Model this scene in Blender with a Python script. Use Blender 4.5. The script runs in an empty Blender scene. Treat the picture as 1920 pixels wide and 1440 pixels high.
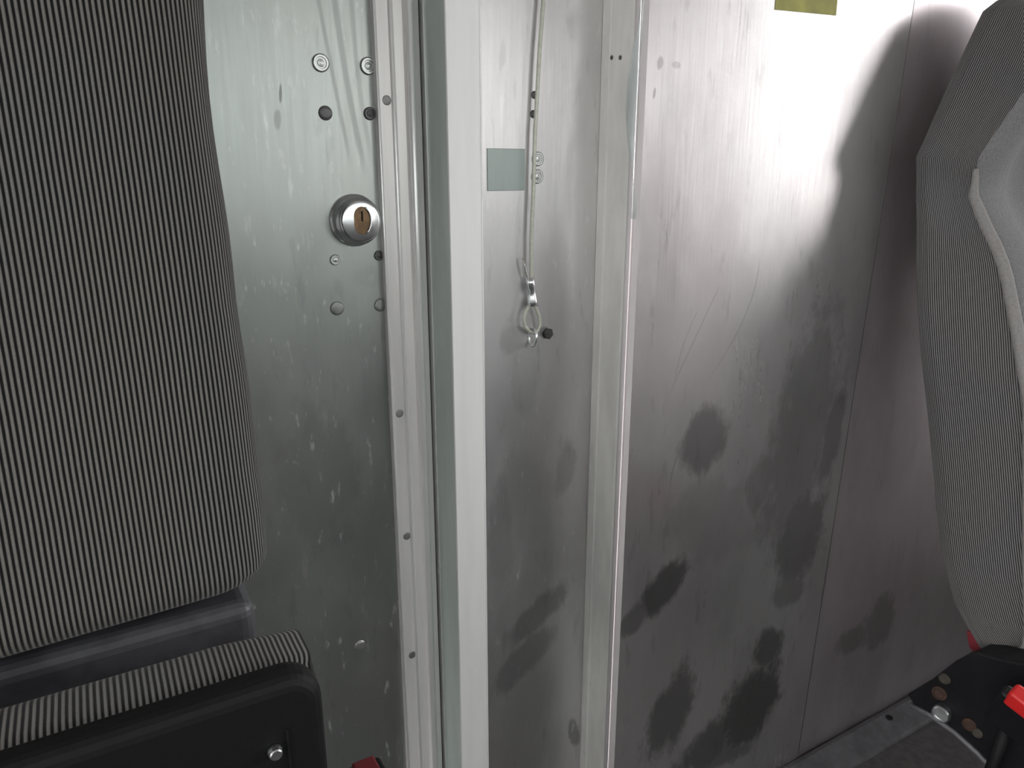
import bpy, bmesh, math, random
import numpy as np
from mathutils import Vector, Matrix
random.seed(7)
C = bpy.context.scene.collection
S = bpy.context.scene
# ------------------------------------------------------------------ camera, sky, exposure
FPX = 1387.0                      # focal length in pixels of the 1920 wide frame
PITCH = math.radians(16.05)       # looking down
YAW = math.radians(30.0)          # turned to the right of the bulkhead normal
HC = 1.07                         # camera height over the cab floor
YP = 0.72                         # distance camera plane -> right bulkhead panel
YM = 0.785                        # distance -> recessed panels
cam_d = bpy.data.cameras.new('camera'); cam = bpy.data.objects.new('camera', cam_d); C.objects.link(cam)
cam_d.sensor_width = 36.0; cam_d.lens = 36.0 * FPX / 1920.0; cam_d.clip_start = 0.01
cam.location = (0, 0, HC); cam.rotation_euler = (math.pi/2 - PITCH, 0, -YAW)
S.camera = cam
S.view_settings.view_transform = 'Standard'; S.view_settings.look = 'None'
S.view_settings.gamma = 1.0; S.view_settings.use_curve_mapping = False
S.view_settings.exposure = 0.0
SKY = 6.9
w = bpy.data.worlds.new('sky'); S.world = w; w.use_nodes = True
nt = w.node_tree; nt.nodes.clear()
tc = nt.nodes.new('ShaderNodeTexCoord'); sx = nt.nodes.new('ShaderNodeSeparateXYZ')
rp = nt.nodes.new('ShaderNodeValToRGB'); bg = nt.nodes.new('ShaderNodeBackground'); wo = nt.nodes.new('ShaderNodeOutputWorld')
mr = nt.nodes.new('ShaderNodeMapRange'); mr.inputs['From Min'].default_value = -1; mr.inputs['From Max'].default_value = 1
nt.links.new(tc.outputs['Generated'], sx.inputs[0]); nt.links.new(sx.outputs['Z'], mr.inputs['Value'])
nt.links.new(mr.outputs[0], rp.inputs[0])
# the overcast sky is brighter to the two sides of the vehicle than ahead of it
m2 = nt.nodes.new('ShaderNodeMapRange'); m2.inputs['From Min'].default_value = .22; m2.inputs['From Max'].default_value = .58; m2.inputs['To Min'].default_value = 0; m2.inputs['To Max'].default_value = 1
m2.interpolation_type = 'SMOOTHSTEP'
az = nt.nodes.new('ShaderNodeMix'); az.data_type = 'RGBA'; az.inputs[6].default_value = (.405, .42, .412, 1); az.inputs[7].default_value = (.95, .925, .93, 1)
mu = nt.nodes.new('ShaderNodeMix'); mu.data_type = 'RGBA'; mu.blend_type = 'MULTIPLY'; mu.inputs[0].default_value = 1
ab = nt.nodes.new('ShaderNodeMath'); ab.operation = 'ABSOLUTE'; nt.links.new(sx.outputs['X'], ab.inputs[0]); nt.links.new(ab.outputs[0], m2.inputs['Value']); nt.links.new(m2.outputs[0], az.inputs[0]); nt.links.new(rp.outputs[0], mu.inputs[6]); nt.links.new(az.outputs[2], mu.inputs[7])
nt.links.new(mu.outputs[2], bg.inputs[0]); nt.links.new(bg.outputs[0], wo.inputs[0])
e = rp.color_ramp.elements
e[0].position = 0.47; e[0].color = (0.30, 0.29, 0.28, 1)
e[1].position = 0.50; e[1].color = (0.95, 0.95, 0.95, 1)
el = e.new(0.75); el.color = (1.0, 1.0, 1.0, 1)
bg.inputs[1].default_value = SKY

# ------------------------------------------------------------------ measuring helpers
cp, sp, cy, sy = math.cos(PITCH), math.sin(PITCH), math.cos(YAW), math.sin(YAW)
def ray(u, v):
    r = (u-960)/FPX; q = -(v-720)/FPX
    f = cp + q*sp; up = q*cp - sp
    return Vector((f*sy + r*cy, f*cy - r*sy, up))
def onY(u, v, Y, k=0.0):          # on the vertical (or leaning, dY/dz = k, about camera height) plane
    d = ray(u, v); t = Y/(d.y - k*d.z); return Vector((d.x*t, d.y*t, HC + d.z*t))
def onX(u, v, X):
    d = ray(u, v); t = X/d.x; return Vector((d.x*t, d.y*t, HC + d.z*t))
def onZ(u, v, z):
    d = ray(u, v); t = (z-HC)/d.z; return Vector((d.x*t, d.y*t, z))
def xat(u, Y, v=320): return onY(u, v, Y).x

# ------------------------------------------------------------------ object helpers
def link_mesh(name, me, mat, parent=None, smooth=False):
    o = bpy.data.objects.new(name, me); C.objects.link(o)
    if mat: me.materials.append(mat)
    if parent:
        o.parent = parent; o.location = -Vector(parent.location) if parent.type == 'EMPTY' and parent.parent is None else (0, 0, 0)
    if smooth:
        for p in me.polygons: p.use_smooth = True
    return o
def obj(name, bm, mat, parent=None, smooth=False, bevel=0.0, seg=2, origin=None):
    """link a bmesh (in world coordinates) as ONE object with its origin at origin (or bbox base centre)"""
    bmesh.ops.recalc_face_normals(bm, faces=bm.faces)
    xs = np.array([v.co[:] for v in bm.verts])
    lo, hi = xs.min(0), xs.max(0)
    og = Vector(origin) if origin is not None else Vector(((lo[0]+hi[0])/2, (lo[1]+hi[1])/2, lo[2]))
    for v in bm.verts: v.co -= og
    me = bpy.data.meshes.new(name); bm.to_mesh(me); bm.free()
    o = bpy.data.objects.new(name, me); C.objects.link(o)
    if mat: me.materials.append(mat)
    if smooth:
        for p in me.polygons: p.use_smooth = True
    o.location = og
    if parent:
        o.parent = parent; bpy.context.view_layer.update()
        o.matrix_parent_inverse = parent.matrix_world.inverted()
    if bevel:
        m = o.modifiers.new('bevel', 'BEVEL'); m.width = bevel; m.segments = seg; m.limit_method = 'ANGLE'; m.angle_limit = math.radians(40)
    return o
def empty(name, loc):
    o = bpy.data.objects.new(name, None); C.objects.link(o); o.location = loc; o.empty_display_size = .05
    bpy.context.view_layer.update(); return o
def tag(o, label, cat, group=None, kind=None):
    o['label'] = label; o['category'] = cat
    if group: o['group'] = group
    if kind: o['kind'] = kind
    return o
def struct(o, label=None):
    o['kind'] = 'structure'
    if label: o['label'] = label
    return o
def box(bm, x0, x1, y0, y1, z0, z1):
    vs = [bm.verts.new((x, y, z)) for z in (z0, z1) for y in (y0, y1) for x in (x0, x1)]
    for f in ((0,1,3,2),(4,5,7,6),(0,1,5,4),(2,3,7,6),(0,2,6,4),(1,3,7,5)): bm.faces.new([vs[i] for i in f])
    return vs
def prism_z(bm, pts, z0, z1):     # closed XY outline extruded in z
    a = [bm.verts.new((x, y, z0)) for x, y in pts]; b = [bm.verts.new((x, y, z1)) for x, y in pts]
    n = len(pts); bm.faces.new(a); bm.faces.new(b[::-1])
    for i in range(n): bm.faces.new((a[i], a[(i+1) % n], b[(i+1) % n], b[i]))
def prism_dir(bm, pts, d):        # closed 3D outline extruded along vector d
    a = [bm.verts.new(p) for p in pts]; b = [bm.verts.new(Vector(p)+Vector(d)) for p in pts]
    n = len(pts); bm.faces.new(a); bm.faces.new(b[::-1])
    for i in range(n): bm.faces.new((a[i], a[(i+1) % n], b[(i+1) % n], b[i]))
def lathe(bm, prof, c, axis, n=32):   # prof: (radius, height along axis); closed ends
    axis = Vector(axis).normalized(); a = axis.orthogonal().normalized(); b = axis.cross(a); c = Vector(c)
    rings = []
    for r, h in prof:
        rings.append([bm.verts.new(c + axis*h + (a*math.cos(2*math.pi*i/n)+b*math.sin(2*math.pi*i/n))*max(r, 1e-5)) for i in range(n)])
    for k in range(len(rings)-1):
        for i in range(n): bm.faces.new((rings[k][i], rings[k][(i+1) % n], rings[k+1][(i+1) % n], rings[k+1][i]))
    bm.faces.new(rings[0][::-1]); bm.faces.new(rings[-1])
def tube(bm, pts, r, n=12, closed=False):
    pts = [Vector(p) for p in pts]; rs = r if isinstance(r, (list, tuple)) else [r]*len(pts)
    rings = []; prev = None; m = len(pts)
    for i, p in enumerate(pts):
        if closed: t = (pts[(i+1) % m]-pts[i-1]).normalized()
        else: t = (pts[min(i+1, m-1)]-pts[max(i-1, 0)]).normalized()
        a = t.orthogonal().normalized() if prev is None else (prev - t*prev.dot(t)).normalized()
        prev = a; b = t.cross(a)
        rings.append([bm.verts.new(p+(a*math.cos(2*math.pi*k/n)+b*math.sin(2*math.pi*k/n))*rs[i]) for k in range(n)])
    for i in range(m if closed else m-1):
        q = rings[(i+1) % m]
        for k in range(n): bm.faces.new((rings[i][k], rings[i][(k+1) % n], q[(k+1) % n], q[k]))
    if not closed: bm.faces.new(rings[0][::-1]); bm.faces.new(rings[-1])
def grid_uv(name, rows, us, vs, mat, parent, closed=False, caps=False, sub=0):
    """rows[k][i] world points, us[k][i] stripe coordinate in metres"""
    bm = bmesh.new(); uv = bm.loops.layers.uv.new('UVMap')
    V = [[bm.verts.new(p) for p in r] for r in rows]
    K, N = len(rows), len(rows[0])
    for k in range(K-1):
        for i in range(N if closed else N-1):
            j = (i+1) % N
            f = bm.faces.new((V[k][i], V[k][j], V[k+1][j], V[k+1][i]))
            uj = us[k][j] if j else us[k][i]+(us[k][i]-us[k][i-1]); uj2 = us[k+1][j] if j else us[k+1][i]+(us[k+1][i]-us[k+1][i-1])
            for l, a in zip(f.loops, ((us[k][i], vs[k]), (uj, vs[k]), (uj2, vs[k+1]), (us[k+1][i], vs[k+1]))): l[uv].uv = a
    if caps: bm.faces.new(V[0][::-1]); bm.faces.new(V[-1])
    o = obj(name, bm, mat, parent, smooth=True)
    return o

# ------------------------------------------------------------------ materials
class N:
    def __init__(s, name):
        s.m = bpy.data.materials.new(name); s.m.use_nodes = True; s.t = s.m.node_tree; s.b = s.t.nodes['Principled BSDF']
    def n(s, t, **kw):
        x = s.t.nodes.new(t)
        for k, v in kw.items(): setattr(x, k, v)
        return x
    def L(s, a, b): s.t.links.new(a, b)
    def math(s, op, a, b=None, c=None, clamp=False):
        x = s.n('ShaderNodeMath', operation=op); x.use_clamp = clamp
        for i, q in enumerate((a, b, c)):
            if q is None: continue
            if isinstance(q, (int, float)): x.inputs[i].default_value = q
            else: s.L(q, x.inputs[i])
        return x.outputs[0]
    def ramp(s, a, lo, hi, olo=0.0, ohi=1.0, smooth=True):
        x = s.n('ShaderNodeMapRange'); x.interpolation_type = 'SMOOTHSTEP' if smooth else 'LINEAR'
        for k, q in (('From Min', lo), ('From Max', hi), ('To Min', olo), ('To Max', ohi)):
            x.inputs[k].default_value = q
        s.L(a, x.inputs['Value']); return x.outputs[0]
    def mix(s, f, a, b):
        x = s.n('ShaderNodeMix', data_type='RGBA')
        if isinstance(f, (int, float)): x.inputs[0].default_value = f
        else: s.L(f, x.inputs[0])
        for i, q in ((6, a), (7, b)):
            if isinstance(q, (tuple, list)): x.inputs[i].default_value = (*q[:3], 1)
            else: s.L(q, x.inputs[i])
        return x.outputs[2]
    def noise(s, vec, scale, detail=3, rough=.5, sc=(1, 1, 1), dist=0):
        mp = s.n('ShaderNodeMapping'); mp.inputs['Scale'].default_value = sc; s.L(vec, mp.inputs[0])
        x = s.n('ShaderNodeTexNoise'); x.inputs['Scale'].default_value = scale; x.inputs['Detail'].default_value = detail
        x.inputs['Roughness'].default_value = rough; x.inputs['Distortion'].default_value = dist
        s.L(mp.outputs[0], x.inputs['Vector']); return x.outputs['Fac']
    def set(s, **kw):
        for k, v in kw.items():
            i = s.b.inputs[k.replace('_', ' ')]
            if isinstance(v, (int, float, tuple)): i.default_value = v
            else: s.L(v, i)
    def bump(s, h, strength, dist):
        x = s.n('ShaderNodeBump'); x.inputs['Strength'].default_value = strength; x.inputs['Distance'].default_value = dist
        s.L(h, x.inputs['Height']); s.L(x.outputs[0], s.b.inputs['Normal'])

def world_pos(q):
    g = q.n('ShaderNodeNewGeometry'); return g.outputs['Position']

def metal_sheet(name, base=(.62,.62,.62), rough=.34, stains_shade=(), streaks=(), grime=1.0, tint=None, aniso=0.0, metal=.82, fleck=1.0, lift=(), dust=None):
    """worn bare aluminium sheet; stains: (x, z, rx, rz, angle, strength) smudges on the sheet, and a painted shadow"""
    q = N(name); P = world_pos(q); sep = q.n('ShaderNodeSeparateXYZ'); q.L(P, sep.inputs[0]); X, Z = sep.outputs[0], sep.outputs[2]
    n1 = q.noise(P, 9, 5, .6, (1, 1, .45)); n2 = q.noise(P, 60, 4, .6, (1, 1, .22)); n3 = q.noise(P, 260, 2, .5, (1, 1, .04)); n4 = q.noise(P, 3.2, 3, .5, (1, 1, .7))
    edge = q.noise(P, 34, 5, .65, (1, 1, .6))
    dirt_shade = None
    for (sx_, sz_, rx, rz, ang, st) in stains_shade:
        ca, sa = math.cos(ang), math.sin(ang)
        dx = q.math('SUBTRACT', X, sx_); dz = q.math('SUBTRACT', Z, sz_)
        a = q.math('MULTIPLY', q.math('ADD', q.math('MULTIPLY', dx, ca), q.math('MULTIPLY', dz, sa)), 1/rx)
        b = q.math('MULTIPLY', q.math('SUBTRACT', q.math('MULTIPLY', dz, ca), q.math('MULTIPLY', dx, sa)), 1/rz)
        d = q.math('SQRT', q.math('ADD', q.math('MULTIPLY', a, a), q.math('MULTIPLY', b, b)))
        d = q.math('ADD', d, q.math('MULTIPLY', q.math('SUBTRACT', edge, .5), 1.35))
        mk = q.math('MULTIPLY', q.ramp(d, .62, 1.12, 1, 0), st)
        dirt_shade = mk if dirt_shade is None else q.math('MAXIMUM', dirt_shade, mk)
    for (x0, k1, k2, z0, wd, st, zlo) in streaks:      # run marks: x = x0 + k1 (z-z0) + k2 (z-z0)^2
        dz = q.math('SUBTRACT', Z, z0)
        c = q.math('ADD', q.math('MULTIPLY', dz, k1), q.math('MULTIPLY', q.math('MULTIPLY', dz, dz), k2))
        d = q.math('ABSOLUTE', q.math('SUBTRACT', q.math('SUBTRACT', X, x0), c))
        mk = q.math('MULTIPLY', q.math('MULTIPLY', q.ramp(d, wd*.3, wd, 1, 0), st), q.math('MULTIPLY', q.ramp(Z, zlo, zlo+.05, 0, 1), q.ramp(Z, z0+.002, z0+.02, 1, 0)))
        dirt_shade = mk if dirt_shade is None else q.math('MAXIMUM', dirt_shade, mk)
    col = q.mix(q.ramp(n1, .35, .65, 0, 1), tuple(b*.90 for b in base), tuple(min(1, b*1.06) for b in base))
    col = q.mix(q.math('MULTIPLY', q.ramp(n4, .42, .62, 0, 1), .35), col, (base[0]*1.02, base[1]*.93, base[2]*.94))
    col = q.mix(q.math('MULTIPLY', q.ramp(n2, .60, .72, 0, 1), .18*grime), col, (.75, .76, .77))
    col = q.mix(q.math('MULTIPLY', q.ramp(n2, .30, .42, 1, 0), .20*grime), col, (.22, .22, .22))
    rgh = q.math('ADD', q.math('MULTIPLY', q.math('SUBTRACT', n1, .5), .16), rough)
    rgh = q.math('ADD', rgh, q.math('MULTIPLY', q.math('SUBTRACT', n3, .5), .10))
    if dirt_shade is not None:
        col = q.mix(dirt_shade, col, (.12, .118, .118)); rgh = q.math('ADD', rgh, q.math('MULTIPLY', dirt_shade, .10))
    if fleck:
        fl = q.ramp(q.noise(P, 120, 3, .6, (1, 1, .30)), .62, .72, 0, 1)
        col = q.mix(q.math('MULTIPLY', fl, .35*grime), col, (.70,.71,.71))
        q.set(Metallic=q.math('SUBTRACT', metal, q.math('MULTIPLY', fl, .26*grime)))
    else: q.b.inputs['Metallic'].default_value = metal
    q.set(Base_Color=col, Roughness=rgh)
    if aniso: q.set(Anisotropic=aniso)
    q.bump(q.math('ADD', q.math('MULTIPLY', n3, .5), q.math('MULTIPLY', n4, 8)), .25, .0006)
    return q.m

def plain(name, col, rough=.5, metal=0.0, nscale=0, namp=.1, sc=(1,1,1), bump=0, emis=None, spec=None):
    q = N(name); q.set(Base_Color=(*col, 1), Roughness=rough, Metallic=metal)
    if spec is not None: q.b.inputs['Specular IOR Level'].default_value = spec
    P = world_pos(q); n = q.noise(P, nscale or 40, 4, .6, sc)
    c = q.mix(q.ramp(n, .3, .7), tuple(max(0, x*(1-namp)) for x in col), tuple(min(1, x*(1+namp)) for x in col))
    q.set(Base_Color=c)
    q.set(Roughness=q.math('ADD', q.math('MULTIPLY', q.math('SUBTRACT', n, .5), .12), rough))
    if bump: q.bump(n, .5, bump)
    return q.m

def ribbed(name, period, hi, lo, duty=0.0, fade=None, depth=.0008):
    """corded fabric: raised cords (hi) with dark grooves (lo), cords follow the UV seam direction"""
    q = N(name); uvn = q.n('ShaderNodeUVMap'); uvn.uv_map = 'UVMap'
    sep = q.n('ShaderNodeSeparateXYZ'); q.L(uvn.outputs[0], sep.inputs[0])
    P = world_pos(q)
    wob = q.math('MULTIPLY', q.math('SUBTRACT', q.noise(P, 14, 2), .5), period*.35)
    ph = q.math('MULTIPLY', q.math('ADD', sep.outputs[0], wob), 2*math.pi/period)
    s = q.math('ADD', q.math('MULTIPLY', q.math('SINE', ph), .5), .5)
    fine = q.noise(P, 900, 2, .5); patch = q.noise(P, 7, 3, .5)
    m = q.ramp(q.math('ADD', s, duty), .18, .82)
    hi2 = q.mix(q.ramp(patch, .35, .65), hi, (hi[0]*1.05, hi[1]*1.0, hi[2]*.93))
    col = q.mix(m, lo, hi2)
    col = q.mix(q.math('MULTIPLY', q.ramp(fine, .3, .7), .35), col, q.mix(m, tuple(x*.5 for x in lo), tuple(x*.6 for x in hi)))
    q.set(Base_Color=col, Roughness=.9); q.b.inputs['Specular IOR Level'].default_value = .15
    q.b.inputs['Sheen Weight'].default_value = .1
    q.bump(s, .6, depth)
    return q.m

# stain positions measured on the right panel
def st(u, v, wpx, hpx, ang, s, Y=YP):
    p = onY(u, v, Y); a = onY(u+wpx/2, v, Y) - p; b = p - onY(u, v+hpx/2, Y)
    return (p.x, p.z, abs(a.x), abs(b.z), math.radians(ang), s)
right_stains = [st(1322, 822, 84, 136, -24, .60), st(1246, 1102, 66, 130, -42, .80), st(1190, 1160, 44, 80, -60, .55),
    st(1258, 1335, 80, 170, -20, .66), st(1405, 1330, 110, 170, -45, .80), st(1330, 1400, 80, 120, -55, .7), st(1440, 1215, 60, 70, -10, .72), 
    st(1500, 1010, 90, 190, -14, .55), st(1430, 900, 60, 120, -20, .35), st(1560, 820, 40, 220, -8, .45),
    st(1500, 830, 120, 460, -8, .38), st(1330, 980, 200, 160, -20, .16), st(1238, 118, 12, 26, -10, .45), st(1268, 122, 20, 14, 0, .3), st(1227, 175, 5, 22, -8, .5), st(1340, 1420, 150, 50, -10, .55),
    st(1480, 1110, 60, 60, -20, .45)]
mid_stains_shade = [st(1010, 1150, 50, 150, -58, .45, YM), st(1060, 880, 40, 120, -10, .3, YM), st(1075, 1375, 20, 60, 12, .55, YM), st(980, 1240, 60, 150, -55, .4, YM), st(985, 700, 60, 200, 0, .14, YM), st(940, 1000, 50, 200, 0, .2, YM), st(960, 640, 60, 60, 0, .25, YM),
    st(1020, 622, 26, 22, 0, .6, YM)]  # soft dark patch painting the shadow beside the eye bolt
left_stains = [st(690, 520, 60, 50, 0, .12, YM), st(600, 900, 170, 300, 0, .22, YM), st(526, 175, 5, 34, -5, .6, YM), st(520, 225, 14, 40, -5, .3, YM)]
def streak(u0, v0, u1, v1, u2, v2, wpx, s, vend, YM=YM):
    a, b, c = onY(u0, v0, YM), onY(u1, v1, YM), onY(u2, v2, YM)
    # quadratic through a (z0), b, c
    z1, z2 = b.z-a.z, c.z-a.z
    A = np.linalg.solve(np.array([[z1, z1*z1], [z2, z2*z2]]), np.array([b.x-a.x, c.x-a.x]))
    return (a.x, float(A[0]), float(A[1]), a.z, wpx*.00052, s, onY(u2, vend, YM).z)
right_streaks = [streak(1422, 508, 1398, 590, 1335, 700, 4, .22, 720, YP), streak(1338, 560, 1296, 650, 1252, 745, 4, .22, 760, YP), streak(1300, 600, 1272, 680, 1262, 740, 4, .16, 750, YP), streak(1272, 850, 1262, 880, 1256, 930, 4, .3, 940, YP)]
left_streaks = [streak(597, 0, 618, 110, 660, 320, 6, .28, 330), streak(627, 0, 645, 120, 686, 330, 9, .30, 350), streak(658, 0, 668, 110, 700, 320, 7, .2, 330)]

M = {}
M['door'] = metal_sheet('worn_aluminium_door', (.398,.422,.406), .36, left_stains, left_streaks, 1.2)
M['centre'] = metal_sheet('worn_aluminium_centre', (.60,.60,.602), .36, mid_stains_shade, (), 1.0)
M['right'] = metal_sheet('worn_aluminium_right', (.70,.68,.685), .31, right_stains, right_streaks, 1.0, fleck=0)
M['right2'] = metal_sheet('worn_aluminium_corner', (.70,.65,.67), .36, [st(1650, 1170, 60, 100, -20, .4), st(1600, 1200, 60, 50, 0, .4)], (), .5, metal=.80, fleck=0)
M['post'] = plain('satin_white_aluminium', (.95,.945,.945), .5, .05, 30, .04, (1,1,.1))
M['trim'] = plain('satin_aluminium_trim', (.86,.84,.83), .36, .18, 30, .08, (1,1,.1))
M['jamb'] = plain('grey_green_aluminium', (.70,.77,.74), .40, .3, 20, .08, (1,1,.2))
M['jambdull'] = plain('dull_aluminium_jamb', (.84,.83,.80), .42, .25, 20, .10, (1,1,.3))
M['gap'] = plain('gap_shade_black', (.012,.012,.012), .8)
M['chrome'] = plain('chrome', (.82,.82,.84), .24, 1.0, 30, .03)
M['steel'] = plain('zinc_steel', (.60,.61,.62), .30, 1.0, 80, .12)
M['darksteel'] = plain('dark_steel', (.10,.10,.10), .45, .7, 80, .2)
M['brass'] = plain('brass_plug', (.16,.10,.055), .4, .7, 120, .25)
M['slot'] = plain('key_slot', (.01,.01,.01), .8)
M['rivet'] = plain('aluminium_rivet', (.55,.56,.55), .35, .9, 90, .15)
M['rivetdull'] = plain('dull_rivet', (.30,.31,.30), .5, .75, 90, .2)
M['rivetdark'] = plain('grimy_rivet', (.12,.12,.12), .45, .6, 90, .25)
M['screw'] = plain('dull_screw', (.30,.30,.30), .5, .6, 90, .2)
M['cable'] = plain('coated_wire', (.55,.56,.48), .38, .2, 200, .1)
M['wire'] = plain('wire_rope', (.55,.54,.50), .3, .9, 400, .3)
M['mark'] = plain('grey_green_mark', (.33,.375,.36), .42, .6, 30, .08, (1,1,.2))
M['sticker'] = plain('yellow_sticker', (.36,.34,.075), .6, 0, 14, .25)
M['red'] = plain('red_plastic', (.62,.02,.02), .35, 0, 40, .06)
M['darkred'] = plain('dark_red_plastic', (.16,.012,.02), .6, 0, 40, .06)
M['black'] = plain('black_plastic', (.007,.007,.0075), .6, 0, 300, .15, bump=.0002, spec=.2)
M['blackshiny'] = plain('black_bracket', (.009,.009,.011), .45, 0, 60, .15, spec=.3)
M['rust'] = plain('rusty_steel', (.055,.027,.018), .75, .2, 120, .35, bump=.0005)
M['tan'] = plain('tan_dust', (.055,.047,.036), .8, 0, 90, .3)
M['rubber'] = plain('grey_rubber', (.11,.105,.105), .75, 0, 60, .2, bump=.0003)
M['cove'] = plain('grey_cove_metal', (.17,.17,.18), .55, .3, 30, .2)
M['shell'] = plain('cab_white_paint', (.50,.49,.49), .6, 0, 10, .05)
M['ceil'] = plain('cab_headliner', (.80,.79,.79), .8, 0, 10, .05)
M['dash'] = plain('dash_black', (.018,.018,.018), .65, 0, 40, .1)
M['seatfront'] = plain('plain_grey_fabric', (.20,.20,.205), .92, 0, 420, .16, bump=.0004, spec=.15)
M['nosing'] = plain('dull_nosing', (.62,.58,.59), .7, 0, 30, .06, (1,1,.2), spec=.15)
M['pipe'] = plain('grey_piping', (.26,.25,.245), .85, 0, 300, .1, spec=.2)
M['ribL'] = ribbed('corded_fabric_near', .00315, (.17,.17,.167), (.006,.006,.006), -.02)
M['ribR'] = ribbed('corded_fabric_far', .0028, (.215,.212,.215), (.022,.022,.025), .02)
q = N('window_glass'); q.t.nodes.remove(q.b)
tr = q.n('ShaderNodeBsdfTransparent'); gl = q.n('ShaderNodeBsdfGlossy'); mx = q.n('ShaderNodeMixShader'); lw = q.n('ShaderNodeFresnel')
tr.inputs[0].default_value = (.945,.955,.95,1); gl.inputs['Roughness'].default_value = .02
q.L(lw.outputs[0], mx.inputs[0]); q.L(tr.outputs[0], mx.inputs[1]); q.L(gl.outputs[0], mx.inputs[2])
q.L(mx.outputs[0], q.t.nodes['Material Output'].inputs[0]); M['glass'] = q.m

# ------------------------------------------------------------------ cab shell
XL, XR, YF, YB, ZT = -1.05, 1.98, -1.55, .80, 1.95
bm = bmesh.new(); box(bm, XL-.05, XR+.05, YF-.05, YB+.05, -.05, 0); struct(obj('floor', bm, M['rubber']))
bm = bmesh.new(); box(bm, XL-.05, XR+.05, YF-.05, YB+.05, ZT, ZT+.05); struct(obj('ceiling', bm, M['ceil']))
def side(name, X0, X1, sill, head, ya, yb):
    bm = bmesh.new()
    box(bm, X0, X1, YF, YB, 0, sill); box(bm, X0, X1, YF, YB, head, ZT)
    box(bm, X0, X1, YF, ya, sill, head); box(bm, X0, X1, yb, YB, sill, head)
    struct(obj(name, bm, M['shell']))
side('wall_left', XL-.05, XL, .28, 1.78, -1.40, .45)  # unseen left opening, cut low and long to light the bulkhead
side('wall_right', XR, XR+.05, .72, 1.78, -1.35, .55)
bm = bmesh.new(); box(bm, XL-.05, XR+.05, YF-.05, YF, 0, .93); box(bm, XL-.05, XR+.05, YF-.05, YF, 1.72, ZT)
box(bm, XL-.05, XL+.06, YF-.05, YF, .93, 1.72); box(bm, XR-.06, XR+.05, YF-.05, YF, .93, 1.72); box(bm, .44, .50, YF-.05, YF, .93, 1.72)
struct(obj('wall_front', bm, M['shell']))
for i, (x0, x1) in enumerate(((XL+.06, .44), (.50, XR-.06))):
    bm = bmesh.new(); box(bm, x0, x1, YF-.03, YF-.024, .93, 1.72); struct(obj('window_%d' % (i+1), bm, M['glass']))
bm = bmesh.new(); box(bm, XL-.03, XL-.024, -1.40, .45, .28, 1.78); struct(obj('window_3', bm, M['glass']))
bm = bmesh.new(); box(bm, XR+.024, XR+.03, -1.35, .55, .72, 1.78); struct(obj('window_4', bm, M['glass']))
# dashboard below the windscreen
bm = bmesh.new(); prism_dir(bm, [(XL+.02, YF+.004, .45), (XL+.02, YF+.004, .97), (XL+.02, YF+.30, .96), (XL+.02, YF+.42, .89), (XL+.02, YF+.40, .45)], (XR-XL-.04, 0, 0))
tag(obj('dashboard', bm, M['dash'], bevel=.02), 'long black dashboard under the windscreen', 'dashboard')

# ------------------------------------------------------------------ bulkhead
ZB = ZT
# --- left: door leaf with lock
xd1 = xat(711, YM)
door = empty('door_1', (-.1, YM, 0)); struct(door, 'bare metal bulkhead door with key lock and worn face')
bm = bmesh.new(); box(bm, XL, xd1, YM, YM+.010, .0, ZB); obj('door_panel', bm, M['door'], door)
# aluminium edge trim with two beads, in section (X, Y)
yt = YM-.008
x_a, x_b, x_c, x_d = xat(713, yt), xat(743, yt), xat(772, yt), xat(792, YM+.004)
def bead(x, y, r, n=6): return [(x - r*math.cos(math.pi*i/n), y - r*math.sin(math.pi*i/n)) for i in range(n+1)]
sec = [(x_a, YM+.012), (x_a, yt-.001), (x_a+.0012, yt-.0022), (x_a+.003, yt-.0008)] + bead(x_b, yt, .0022) + [(x_b+.004, yt+.0012), (x_c-.004, yt+.0012)] + bead(x_c+.002, yt-.001, .0048, 8) + [(x_c+.0075, yt+.006), (x_d, yt+.0095), (x_d, YM+.016)]
bm = bmesh.new(); prism_z(bm, sec, 0, ZB); obj('edge_trim', bm, M['trim'], door)
M['bright'] = plain('edge_highlight_white', (.97,.97,.96), .25, .3, 30, .03, (1,1,.1))  # near-white colour paints the highlights of the beads and the post lip
for bx_, by_, br_ in ((x_a+.0006, yt-.0012, .0012), (x_b, yt-.0004, .0020), (x_c+.002, yt-.0022, .0042)):
    bm = bmesh.new(); tube(bm, [(bx_, by_, 0), (bx_, by_, ZB)], br_, 14); bd = obj('trim_bead', bm, M['bright'], door, smooth=True); bd['label'] = 'rounded bead, coloured near white for its highlight'
def rivet(parent, u, v, r, mat, Y=YM, h=.0022, name='rivet', ring=False, nrm=(0, -1, 0), pt=None):
    p = pt or onY(u, v, Y); bm = bmesh.new()
    if ring: prof = [(r, 0), (r, h*.5), (r*.85, h), (r*.66, h), (r*.60, h*.45), (r*.45, h*.45), (r*.40, h*.9), (r*.1, h*1.1)]
    else: prof = [(r, 0), (r, h*.25), (r*.86, h*.65), (r*.6, h*.92), (r*.25, h), (r*.05, h)]
    lathe(bm, prof, p, nrm, 20); return obj(name, bm, mat, parent, smooth=False)
for u, v, r, m, rg in ((601,118,.0088,'rivet',True), (690,124,.0088,'rivet',True), (610,212,.0072,'rivetdark',False), (693,213,.0066,'rivetdark',True),
                       (628,487,.0058,'rivet',True), (710,479,.0055,'rivetdark',True), (632,578,.0078,'rivetdull',False), (713,572,.0074,'rivetdull',False), (675,1210,.0070,'rivet',False)):
    rivet(door, u, v, r, M[m], ring=rg)
for u, v in ((725, 188), (749, 775), (763, 1005), (773, 1228)):
    rivet(door, u, v, .0050, M['screw'], Y=yt-.0004, h=.0008, name='trim_screw')
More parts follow.
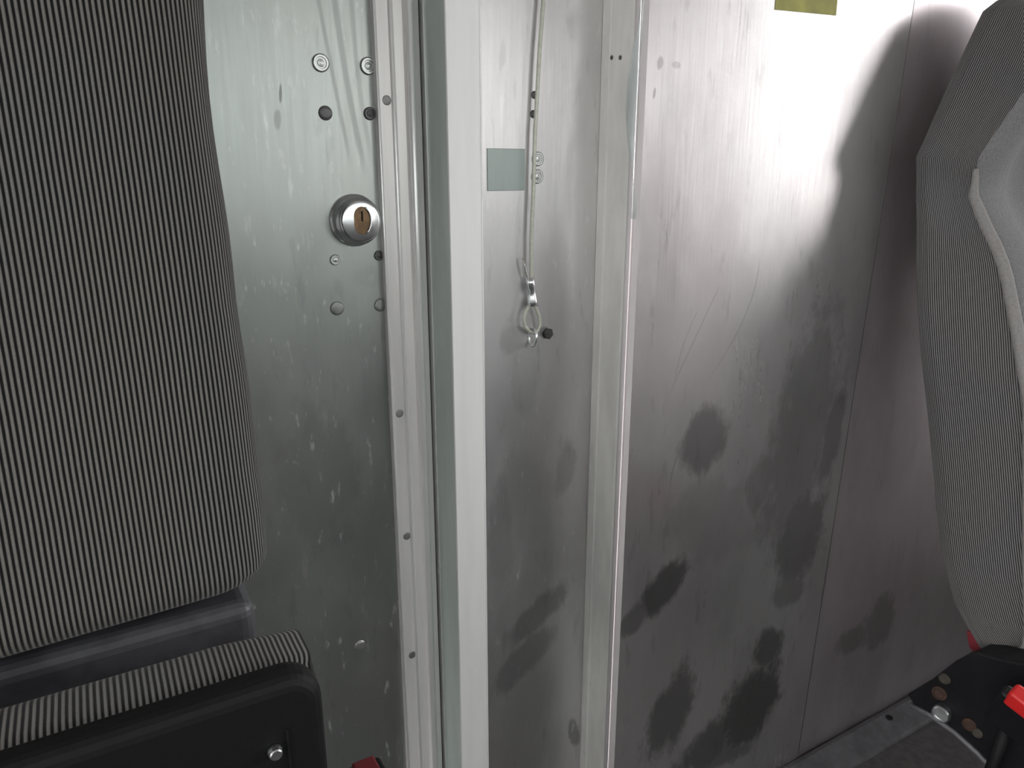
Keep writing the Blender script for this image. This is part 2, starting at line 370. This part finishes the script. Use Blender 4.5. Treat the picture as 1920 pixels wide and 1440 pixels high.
# lock cylinder
pl = onY(664, 413, YM)
bm = bmesh.new(); lathe(bm, [(.0275, 0), (.0275, .002), (.0262, .004), (.0250, .005), (.0250, .014), (.0244, .015), (.0236, .017), (.0225, .018), (.0222, .0205), (.0208, .0225), (.0190, .0232), (.002, .0232)], pl, (0,-1,0), 48)
lock = obj('lock_cylinder', bm, M['chrome'], door, smooth=False)
for p in lock.data.polygons: p.use_smooth = True
lock['label'] = 'round chrome lock cylinder'
pf = pl + Vector((.0010, -.0234, .001))
bm = bmesh.new()
n = 28; ol = []
for i in range(n):
    a = 2*math.pi*i/n; r = .0088 + (.0055*abs(math.sin(a))**2); ol.append((pf.x+math.cos(a)*r*.98, pf.y, pf.z+math.sin(a)*r))
prism_dir(bm, ol, (0, -.0004, 0)); plug = obj('key_plug', bm, M['brass'], lock); plug['label'] = 'brown brass key plug'
bm = bmesh.new(); box(bm, pf.x-.0009, pf.x+.0009, pf.y-.0010, pf.y-.0003, pf.z-.001, pf.z+.0095); obj('key_slot', bm, M['slot'], lock)
bm = bmesh.new(); tube(bm, [pf+Vector((.0095*math.cos(a), -.001, .014*math.sin(a))) for a in np.linspace(-1.2, 1.2, 12)], .0012, 8); obj('lock_rim', bm, M['chrome'], lock, smooth=True)
# --- solid black strip painting the shade in the gap + bright post
xp = xat(802, YM); ypf = xp/(xat(841, 1.0)); xq = xat(905, ypf)
bm = bmesh.new(); box(bm, x_d+.0002, xp-.0020, YM+.006, YM+.016, 0, ZB); struct(obj('gap_shade', bm, M['gap']), 'black strip painting the shade in the gap between the door edge and the post')
post = empty('trim_2', ((xp+xq)/2, ypf, 0)); struct(post, 'bright vertical aluminium post in the middle of the bulkhead')
bm = bmesh.new(); box(bm, xp, xp+.0022, ypf+.0026, YM+.02, 0, ZB); s_ = obj('post_side', bm, M['jamb'], post); s_['label'] = 'grey green side face of the post'
bm = bmesh.new(); prism_z(bm, [(xp, ypf+.0024), (xp, ypf+.0008), (xp+.0008, ypf), (xq-.003, ypf), (xq-.0028, ypf+.0008), (xq-.0018, ypf+.0008), (xq-.0016, ypf), (xq-.0004, ypf), (xq, ypf+.0005), (xq, ypf+.0024)], 0, ZB); obj('post_face', bm, M['post'], post)
bm = bmesh.new(); box(bm, xq-.0022, xq, ypf+.0026, YM-.0004, 0, ZB); obj('post_return', bm, M['jamb'], post)
xm = xat(803, YM); bm = bmesh.new(); box(bm, xp-.0016, xp-.0001, YM-.003, YM+.012, 0, ZB); lip = obj('post_lip', bm, M['bright'], post)
# --- centre recessed panel
xr0 = xat(1121, YM)
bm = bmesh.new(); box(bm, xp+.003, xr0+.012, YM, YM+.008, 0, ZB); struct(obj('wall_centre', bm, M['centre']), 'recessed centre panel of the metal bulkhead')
# --- right jamb: left facing return, pink-white nosing
jamb = empty('trim_3', (xr0, YP, 0)); struct(jamb, 'vertical door jamb channel between centre and right panels')
bm = bmesh.new(); prism_z(bm, [(xr0, YM-.0005), (xr0-.0008, YM-.016), (xr0, YM-.019), (xr0, YP+.008), (xr0+.0015, YP+.003), (xr0+.004, YP+.003), (xr0+.004, YM-.0005)], 0, ZB); obj('jamb_face', bm, M['jambdull'], jamb)
bm = bmesh.new(); tube(bm, [(xr0+.0024, YP+.002, z) for z in (0, ZB)], .0030, 14); nz = obj('jamb_nosing', bm, M['nosing'], jamb, smooth=True)
x_n = xat(1203, YP)
bm = bmesh.new(); prism_z(bm, [(xr0+.0066, YP-.0016), (x_n-.001, YP-.0016), (x_n, YP-.0006), (x_n, YP+.002), (xr0+.0066, YP+.002)], 0, ZB); obj('jamb_flange', bm, M['nosing'], jamb)
# --- right panel, its right edge leans a little
pa, pb = onY(1714, 4, YP), onY(1496, 1417, YP)
def edge_x(z): return pa.x + (pb.x-pa.x)*(z-pa.z)/(pb.z-pa.z)
bm = bmesh.new()
prism_dir(bm, [(x_n-.004, YP, 0), (edge_x(0), YP, 0), (edge_x(ZB), YP, ZB), (x_n-.004, YP, ZB)], (0, .0025, 0))
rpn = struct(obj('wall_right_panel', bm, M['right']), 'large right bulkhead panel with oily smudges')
bm = bmesh.new(); tube(bm, [(edge_x(0)+.0006, YP+.0006, .02), (edge_x(ZB)+.0006, YP+.0006, ZB)], .0009, 8)
sl = obj('panel_seam', bm, M['darksteel'], rpn, smooth=True); sl['label'] = 'thin dark seam along the panel edge'
bm = bmesh.new(); box(bm, x_n+.02, XR, YP+.003, YP+.006, 0, ZB); struct(obj('wall_corner_panel', bm, M['right2']), 'metal bulkhead panel behind the right seat')
# --- cove at the floor
bm = bmesh.new(); prism_dir(bm, [(x_n, YP+.0, .0), (x_n, YP-.001, .012), (x_n, YP-.012, .016), (x_n, YP-.060, .006), (x_n, YP-.064, 0)], (XR-x_n-.02, 0, 0))
cv = struct(obj('baseboard_back', bm, M['cove'], bevel=.002), 'grey sill strip where floor meets bulkhead')
pz = onZ(1637, 1325, .015); bm = bmesh.new(); lathe(bm, [(.007, 0), (.007, .002), (.004, .003), (.001, .003)], (pz.x, YP-.022, .0135), (0,0,1), 16); obj('sill_screw', bm, M['slot'], cv)

# ------------------------------------------------------------------ things on the bulkhead
# thin rectangular box, darker and greener than the panel
a, b = onY(913, 278, YM), onY(983, 357, YM)
bm = bmesh.new(); box(bm, a.x, b.x, YM-.0013, YM, b.z, a.z)
tag(obj('green_mark', bm, M['mark'], bevel=.0004), 'small grey green rectangle on the centre panel beside the wire', 'mark')
for (u, v, r, mt, lb) in ((1002, 178, .0044, 'rivetdark', 'dark rivet beside the wire, topmost of the four'), (1000, 214, .0046, 'rivetdark', 'dark rivet beside the wire, second from the top'),
                       (1008, 298, .0085, 'rivet', 'ringed rivet behind the wire, upper of the pair by the grey green rectangle'), (1007, 331, .0085, 'rivet', 'ringed rivet behind the wire, lower of the pair by the grey green rectangle')):
    rr = rivet(None, u, v, r, M[mt], ring=(mt == 'rivet'), h=.0016); tag(rr, lb, 'rivet', 'rivets on the centre panel')
for u, lb in ((1147, 'left of the two tiny dark screws high on the jamb channel'), (1163, 'right of the two tiny dark screws high on the jamb channel')):
    pt = onX(u, 108, xr0-.0002); rr = rivet(None, u, 108, .0026, M['rivetdark'], nrm=(-1,0,0), pt=pt, h=.0012, name='screw'); tag(rr, lb, 'screw', 'screws on the jamb channel')
# sticker at the top
pts = [onY(1460, -60, YP-.0003), onY(1453, 18, YP-.0003), onY(1567, 29, YP-.0003), onY(1575, -50, YP-.0003)]
bm = bmesh.new(); prism_dir(bm, pts, (0, -.0005, 0)); tag(obj('sticker', bm, M['sticker']), 'olive yellow sticker at the top of the right metal panel', 'sticker')
# peeling clear tape on the jamb
q = N('clear_tape'); q.set(Base_Color=(.75,.82,.82,1), Roughness=.18, Metallic=0.0); q.b.inputs['Alpha'].default_value = .38; M['tape'] = q.m
bm = bmesh.new(); rows = []
for i in range(25):
    t = i/24; v = -10 + 420*t
    w0 = 1203 - 6*t - 26*math.sin(math.pi*min(1, t*1.1)*.9)**1.5; w1 = 1208 - 26*t
    rows.append([onX(w0, v, xr0-.0012 - .004*math.sin(6*t)**2), onX((w0+w1)/2, v, xr0-.004 - .003*math.cos(9*t)), onX(w1, v, xr0-.0012)])
V = [[bm.verts.new(p) for p in r] for r in rows]
for i in range(24):
    for j in range(2): bm.faces.new((V[i][j], V[i][j+1], V[i+1][j+1], V[i+1][j]))
tp = obj('tape_strip', bm, M['tape'], smooth=True); sm = tp.modifiers.new('t', 'SOLIDIFY'); sm.thickness = .0003
tag(tp, 'clear wrinkled tape peeling along the top of the jamb edge', 'tape')
# pull wire with crimp, loop and eye bolt
Yc = YM-.009
wire = empty('pull_wire', onY(998, 640, Yc)); tag(wire, 'thin coated wire hanging down the centre panel, looped at its lower end', 'wire')
top = onY(1019, -140, Yc); 
def W(u, v, dy=0): return onY(u, v, Yc+dy)
bm = bmesh.new(); tube(bm, [onY(1026, -190, Yc), W(1019, 0), W(1012, 90), W(1003, 250), W(1000, 360), W(996, 450), W(996, 520), W(998, 545)], .0024, 12); obj('cable', bm, M['cable'], wire, smooth=True)
bm = bmesh.new(); tube(bm, [W(980, 484, .001), W(984, 500), W(989, 520), W(992, 535)], .0011, 8); tl = obj('cable_tail', bm, M['wire'], wire, smooth=True)
bm = bmesh.new(); tube(bm, [W(994, 520), W(995, 530), W(997, 541), W(998, 545), W(998, 556), W(999, 566), W(999, 574)], [.0050, .0062, .0058, .0048, .0062, .0074, .0070], 16)
for vv in bm.verts: vv.co.y = Yc + (vv.co.y-Yc)*.75
cr = obj('crimp_sleeve', bm, M['chrome'], wire, smooth=True); cr['label'] = 'shiny metal crimp sleeve'
lp = [(994,570),(986,582),(982,598),(984,612),(992,621),(1000,624),(1008,620),(1013,608),(1011,592),(1005,578),(1002,570)]
bm = bmesh.new(); tube(bm, [W(u, v) for u, v in lp], .0023, 12); obj('wire_loop', bm, M['cable'], wire, smooth=True)
eb = empty('eye_bolt', W(1000, 632)); tag(eb, 'small steel eye bolt holding the wire loop on the centre panel', 'bolt')
ctr = W(999, 632); bm = bmesh.new()
tube(bm, [ctr + Vector((.0012*math.sin(a)*.6, math.cos(a)*.0085, math.sin(a)*.0115)) for a in np.linspace(0, 2*math.pi, 20, endpoint=False)], .0017, 10, closed=True); obj('eye', bm, M['chrome'], eb, smooth=True)
bm = bmesh.new(); tube(bm, [ctr+Vector((0, .0075, 0)), Vector((ctr.x+.001, YM+.001, ctr.z))], .0022, 10); obj('shank', bm, M['steel'], eb, smooth=True)
pn = onY(1026, 625, YM); bm = bmesh.new(); lathe(bm, [(.0075, 0), (.0075, .0035), (.006, .0045), (.001, .0045)], pn, (0,-1,0), 6)
tag(obj('hex_nut', bm, M['darksteel']), 'small dark nut on the centre panel beside the eye bolt', 'nut')

# ------------------------------------------------------------------ left seat (tip-up seat, cushion raised)
YL, KL = .50, .16        # front face distance at camera height, lean
seatL = empty('jump_seat', (-.2, .50, 0)); tag(seatL, 'near seat at left with striped corded fabric backrest and raised cushion', 'seat')
sil = [(386,-40),(387,0),(392,100),(400,200),(411,283),(422,347),(433,417),(441,480),(452,600),(463,652),(476,739),(489,864),(500,940),(507,1034)]
SZ = np.array([onY(u, v, YL+.035, KL).z for u, v in sil])[::-1]; SX = np.array([onY(u, v, YL+.035, KL).x for u, v in sil])[::-1]
zbot = onY(300, 1184, YL, KL).z
zs = list(zbot + np.array([0, .002, .006, .012, .02, .032, .05])) + list(np.linspace(zbot+.08, 1.60, 34)) + [1.63, 1.65, 1.66]
rows, us = [], []
for z in zs:
    xr = float(np.interp(z, SZ, SX)); d = z-zbot; R = .016
    if d < R: xr -= R - math.sqrt(max(0, R*R-(R-d)**2))
    dt = 1.66-z; R2 = .08
    if dt < R2: xr -= R2 - math.sqrt(max(0, R2*R2-(R2-dt)**2))
    xl = -.47 + (max(0, R-d)) ; yf = YL + KL*(z-HC); th = .095
    inset = 0.0
    if d < .02: inset = .02 - math.sqrt(max(0, .02**2-(.02-d)**2))
    if dt < .03: inset = .03 - math.sqrt(max(0, .03**2-(.03-dt)**2))
    pts = []
    nF = 26
    y0, y1 = yf+inset, yf+th-inset; r = min(.040, (y1-y0)/2*.98)
    for i in range(nF+1):
        t = i/nF; x = xl + r + (xr-r-xl-r)*t; bulge = .010*math.sin(math.pi*t)
        pts.append((x, y0+ .010 - bulge, z))
    for i in range(1, 10):
        a = -math.pi/2 + math.pi/2*i/9*1.0; pts.append((xr-r+math.cos(a)*r, y0+.010+r+math.sin(a)*r, z))
    for i in range(1, 9):
        a = math.pi/2*i/8; pts.append((xr-r+math.cos(a)*r, max(y0+.010+r, y1-r)+math.sin(a)*r, z))
    pts.append((xl+r, pts[-1][1], z))
    for i in range(1, 10):
        a = math.pi/2 + math.pi*i/10; pts.append((xl+r+math.cos(a)*r, (y0+.010+y1)/2+math.sin(a)*(y1-y0-.010)/2, z))
    rows.append(pts)
    u_ = [0.0]
    for i in range(1, len(pts)): u_.append(u_[-1] + (Vector(pts[i])-Vector(pts[i-1])).length)
    off = u_[nF//2] - pts[nF//2][0]      # cords stay vertical on the front face
    us.append([a-off for a in u_])
grid_uv('backrest', rows, us, zs, M['ribL'], seatL, closed=True, caps=True)
# raised cushion: corded pad + black pan
zc = onY(300, 1354, .36).z; xc1 = .088
def pad(name, x0, x1, y0, y1, z0, z1, r, mat, parent, ax='x', bulge=0.0):
    """soft box with rounded edges; cords run across the given axis coordinate"""
    bm = bmesh.new(); box(bm, x0, x1, y0, y1, z0, z1)
    bmesh.ops.subdivide_edges(bm, edges=bm.edges, cuts=10, use_grid_fill=True)
    c = Vector(((x0+x1)/2, (y0+y1)/2, (z0+z1)/2)); h = Vector(((x1-x0)/2-r, (y1-y0)/2-r, (z1-z0)/2-r))
    bmesh.ops.recalc_face_normals(bm, faces=bm.faces)
    uv = bm.loops.layers.uv.new('UVMap')
    for f in bm.faces:
        for l in f.loops: l[uv].uv = (l.vert.co.x if ax == 'x' else l.vert.co.y, l.vert.co.z)
    for v in bm.verts:
        d = v.co-c; q_ = Vector([max(-h[i], min(h[i], d[i])) for i in range(3)]); e_ = d-q_
        if e_.length > 1e-6: v.co = c+q_+e_.normalized()*r
        if bulge:
            fx = 1-((v.co.x-c.x)/((x1-x0)/2))**2; fz = 1-((v.co.z-c.z)/((z1-z0)/2))**2
            v.co.z += bulge*fx*(1 if v.co.z > c.z else 0)
    return obj(name, bm, mat, parent, smooth=True)
cz0 = .42
pad('cushion', -.47, xc1, .366, .417, cz0, zc+.004, .016, M['ribL'], seatL)
# pan: rounded-corner black shell facing forward
bm = bmesh.new(); ol = []; xpn = onY(609, 1330, .352).x; zt = zc+.008; rr_ = .020
for cx, cz, a0 in ((xpn-rr_, zt-rr_, 0), (-.47+rr_, zt-rr_, 90), (-.47+rr_, cz0+rr_, 180), (xpn-rr_, cz0+rr_, 270)):
    for i in range(9):
        a = math.radians(a0+90*i/8); ol.append((cx+rr_*math.cos(a), .350, cz+rr_*math.sin(a)))
prism_dir(bm, ol, (0, .022, 0)); pan = obj('cushion_pan', bm, M['black'], seatL, bevel=.008, seg=4); pan['label'] = 'black plastic underside of the raised cushion'
pb_ = onY(515, 1407, .3495); bm = bmesh.new(); lathe(bm, [(.0040, 0), (.0040, .0015), (.0034, .004), (.0028, .0045), (.0008, .0045)], pb_, (0,-1,0), 20)
obj('pan_bolt', bm, M['steel'], pan)
xs_ = onY(541, 1400, .3495).x; bm = bmesh.new(); box(bm, xs_-.0006, xs_+.0006, .3490, .3505, cz0+.02, zt-.03); obj('pan_seam', bm, M['blackshiny'], pan)
# hinge frame seen between backrest and cushion
bm = bmesh.new(); box(bm, -.46, .070, YL-.030, YL+.03, zbot-.075, zbot-.006); obj('frame_bar', bm, plain('grey_frame_paint', (.075,.075,.083), .45, .2, 30, .3, spec=.4), seatL, bevel=.010, seg=4)
for x in (-.40, .02):
    bm = bmesh.new(); box(bm, x-.02, x+.02, .47, .51, 0, zbot-.07); obj('leg', bm, M['darksteel'], seatL, bevel=.004)
    bm = bmesh.new(); box(bm, x-.015, x+.015, .430, .475, cz0, cz0+.05); obj('cushion_hinge', bm, M['darksteel'], seatL)
# small buckle at the very bottom edge
pk = onY(686, 1437, .50)
bk = empty('seat_belt_buckle', (pk.x, .50, pk.z-.5)); bk.location = (pk.x, .50, 0)
tag(bk, 'seat belt buckle with red button low beside the left seat', 'buckle')
bm = bmesh.new(); box(bm, pk.x-.016, pk.x+.016, .488, .512, pk.z-.075, pk.z-.004); obj('buckle_body', bm, M['black'], bk, bevel=.004, seg=3)
bm = bmesh.new(); box(bm, pk.x-.010, pk.x+.010, .491, .509, pk.z-.01, pk.z+.001); rb = obj('button', bm, M['darkred'], bk, bevel=.002); rb['label'] = 'dark red button'
bm = bmesh.new(); tube(bm, [(pk.x, .5, pk.z-.07), (pk.x+.004, .5, pk.z-.25), (pk.x, .5, 0)], .006, 10); obj('stalk', bm, M['black'], bk, smooth=True)

# ------------------------------------------------------------------ right seat
XS = 1.05; XC = 1.275
seatR = empty('driver_seat', (XC, .45, 0)); tag(seatR, 'grey corded fabric seat at right, seen from its inner side', 'seat')
s1 = [(1716,337),(1712,450),(1714,560),(1722,675),(1734,781),(1746,900),(1751,964),(1762,1050),(1785,1140),(1807,1178),(1830,1212)]
RZ, RY = [], []
for u, v in s1:
    p = onX(u, v, XS); RZ.append(p.z); RY.append(p.y)
YTOP = RY[0]
s2 = [(1721,296),(1751,225),(1785,150),(1815,86),(1845,22),(1875,0),(1905,-12)]
TZ, TX = [RZ[0]], [XS]
for u, v in s2:
    p = onY(u, v, YTOP+.002); TZ.append(max(p.z, TZ[-1]+.001)); TX.append(p.x-.014)
fr = [(1920,150),(1837,330),(1831,370),(1856,431),(1894,506),(1920,640)]
FZ, FY = [], []
for u, v in fr:
    p = onX(u, v, XS + (.08 if v < 520 else .06)); FZ.append(p.z); FY.append(p.y)
FZ = [HC+.30] + FZ + [HC-.30, HC-.52, HC-.72]; FY = [FY[0]+.01] + FY + [FY[-1]-.03, FY[-1]-.075, FY[-1]-.12]
oF = np.argsort(FZ); FZ = np.array(FZ)[oF]; FY = np.array(FY)[oF]
oR = np.argsort(RZ); RZa = np.array(RZ)[oR]; RYa = np.array(RY)[oR]
ztop = max(TZ)+.006; zlow = min(RZ)
zz = list(np.linspace(zlow, RZ[0], 30)) + list(np.linspace(RZ[0], max(TZ), 18))[1:] + [max(TZ)+.004, ztop]
side_r, side_u, front_r, front_u, pipe_in, pipe_out = [], [], [], [], [], []
for k, z in enumerate(zz):
    yr = float(np.interp(z, RZa, RYa)) + .008; yf = float(np.interp(z, FZ, FY))
    xin = float(np.interp(z, TZ, TX)) if z > RZ[0] else XS
    if z > max(TZ): xin = max(TX) + (z-max(TZ))/(ztop-max(TZ))*.10
    if z > HC+.18: 
        s = (z-HC-.18)/(ztop-HC-.18); yf = yf + (yr-.02-yf)*s**3
    d = z-zlow
    if d < .03: yf += (.03-d)*.6
    xo = float(np.interp(z, [HC-.6, HC-.25, HC-.1, HC+.26], [.03, .05, .08, .06])); a = XC-xin; th = yr-yf; r = min(.028, th*.42)
    half = []
    for s in np.linspace(0, 1, 8): half.append((XC-(a-r)*s, yr - .004*(s**2) + .004))
    for i in range(1, 7):
        t = math.pi/2*i/6; half.append((xin+r-math.sin(t)*r, yr-r+math.cos(t)*r))
    ns = 14
    for i in range(1, ns+1):
        t = i/ns; half.append((xin - .004*math.sin(math.pi*t) + xo*t, yr-r-(th-r-.004)*t))
    seam = half[-1]
    arc = [0.0]
    for i in range(1, len(half)): arc.append(arc[-1]+math.hypot(half[i][0]-half[i-1][0], half[i][1]-half[i-1][1]))
    c0 = arc[7+6]                     # cords follow the rear edge
    L_ = [(p[0], p[1], z) for p in half[::-1]]; Rr = [(2*XC-p[0], p[1], z) for p in half[1:]]
    side_r.append(L_+Rr); side_u.append([c0-q_ for q_ in arc[::-1]] + [c0+q_ for q_ in arc[1:]])
    fh = []
    bw = min(.12, (XC-seam[0])*.6)
    for i in range(0, 13):
        t = i/12; fh.append((seam[0]+.001+bw*t, seam[1]+.002-.016*math.sin(math.pi*t)**.8*min(1, th/.08)))
    for s in np.linspace(0, 1, 7)[1:]: fh.append((seam[0]+.001+bw+(XC-seam[0]-.001-bw)*s, seam[1]+.002+.012*math.sin(math.pi/2*s)))
    front_r.append([(p[0], p[1], z) for p in fh] + [(2*XC-p[0], p[1], z) for p in fh[::-1][1:]])
    front_u.append([p[0] for p in fh]+[2*XC-p[0] for p in fh[::-1][1:]])
    pipe_in.append((seam[0]-.001, seam[1]-.001, z)); pipe_out.append((2*XC-seam[0]+.001, seam[1]-.001, z))
grid_uv('backrest', side_r, side_u, zz, M['ribR'], seatR)
fc = grid_uv('front_cover', front_r, front_u, zz, M['seatfront'], seatR); fc['label'] = 'plain lighter grey front fabric'
bm = bmesh.new(); tube(bm, [p for p in pipe_in if p[2] < HC+.015], [.0085*min(1, .25+(HC+.02-p[2])/.09) for p in pipe_in if p[2] < HC+.015], 10); obj('piping', bm, M['pipe'], seatR, smooth=True)
bm = bmesh.new(); tube(bm, [p for p in pipe_out if p[2] < HC+.015], .0070, 10); obj('piping', bm, M['pipe'], seatR, smooth=True)
bm = bmesh.new(); box(bm, XS+.02, 2*XC-XS-.02, .36, float(RYa[0])-.01, zlow-.01, zlow+.012); obj('backrest_base', bm, M['black'], seatR, bevel=.004)
# cushion, base
pad('cushion', XS+.01, 2*XC-XS-.01, -.14, .34, .30, .44, .035, M['ribR'], seatR, bulge=.012)
bm = bmesh.new(); box(bm, XS+.05, 2*XC-XS-.05, -.08, .30, 0, .31); obj('pedestal', bm, M['black'], seatR, bevel=.01)
# recliner bracket / side shield, its lower edge sweeps in an arc
XB = XS-.030
bo = [(1700,1302),(1745,1275),(1790,1240),(1832,1222),(1880,1236),(1960,1250),(2060,1270),(2060,1560),(1935,1520),(1868,1446),(1832,1408),(1790,1370),(1745,1338),(1712,1322)]
bm = bmesh.new(); prism_dir(bm, [onX(u, v, XB) for u, v in bo], (.050, 0, 0)); br = obj('recliner_bracket', bm, M['blackshiny'], seatR, bevel=.004, seg=3); br['label'] = 'black plastic recliner cover'
bm = bmesh.new(); tube(bm, [onX(u, v, XB+.004) for u, v in ((1708,1322),(1745,1341),(1790,1373),(1832,1411),(1868,1449),(1900,1490))], .004, 10); obj('bracket_rim', bm, M['cove'], seatR, smooth=True)
def bolt(u, v, r, h, mat, name, ax=(-1, -.25, .1), n=24):
    bm = bmesh.new(); lathe(bm, [(r, 0), (r, h*.7), (r*.93, h*.85), (r*.80, h), (r*.70, h), (r*.64, h*.8), (r*.1, h*.8)], onX(u, v, XB-.0005), ax, n); return obj(name, bm, mat, seatR)
b_ = bolt(1768, 1334, .0130, .014, M['steel'], 'recliner_bolt'); b_['label'] = 'shiny steel bolt head'
b_ = bolt(1762, 1299, .0105, .004, M['rust'], 'rusty_washer'); b_['label'] = 'rusty brown washer'
b_ = bolt(1772, 1272, .0080, .004, M['tan'], 'dusty_screw')
b_ = bolt(1818, 1358, .0095, .004, M['rust'], 'rusty_washer'); b_['label'] = 'rusty brown washer'
b_ = bolt(1833, 1374, .0070, .003, M['tan'], 'dusty_screw')
bm = bmesh.new(); prism_dir(bm, [onX(u, v, XS+.004) for u, v in ((1810,1182),(1826,1186),(1848,1212),(1850,1236),(1836,1240),(1816,1214))], (.012, 0, 0)); t_ = obj('red_piece', bm, M['darkred'], seatR, bevel=.003); t_['label'] = 'small dark red piece below the backrest'  # small dark red block under the backrest
# seat belt buckle beside the seat with bright red button
pk = onX(1922, 1315, .955)
bk = empty('seat_belt_buckle', (pk.x, pk.y, 0)); tag(bk, 'black seat belt buckle with bright red button at the right frame edge', 'buckle')
ax = Vector((-.25, -.30, .92)).normalized(); sd = Vector((.1, -.94, -.28)); sd = (sd-ax*sd.dot(ax)).normalized(); nn = ax.cross(sd)
def obox(bm, c, a, b, c2, ha, hb, hc):
    vs = [bm.verts.new(c+a*i*ha+b*j*hb+c2*k*hc) for k in (-1,1) for j in (-1,1) for i in (-1,1)]
    for f in ((0,1,3,2),(4,5,7,6),(0,1,5,4),(2,3,7,6),(0,2,6,4),(1,3,7,5)): bm.faces.new([vs[i] for i in f])
bm = bmesh.new(); obox(bm, pk-ax*.036, ax, sd, nn, .034, .026, .010); obj('buckle_body', bm, M['blackshiny'], bk, bevel=.005, seg=4)
bm = bmesh.new(); obox(bm, pk-ax*.004, ax, sd, nn, .014, .018, .0115); bb = obj('button', bm, M['red'], bk, bevel=.005, seg=4); bb['label'] = 'bright red release button'
bm = bmesh.new(); tube(bm, [pk-ax*.068, pk-ax*.10+Vector((.0, 0, -.05)), Vector((pk.x, pk.y, .12)), Vector((pk.x, pk.y, 0))], .008, 10); obj('stalk', bm, M['black'], bk, smooth=True)
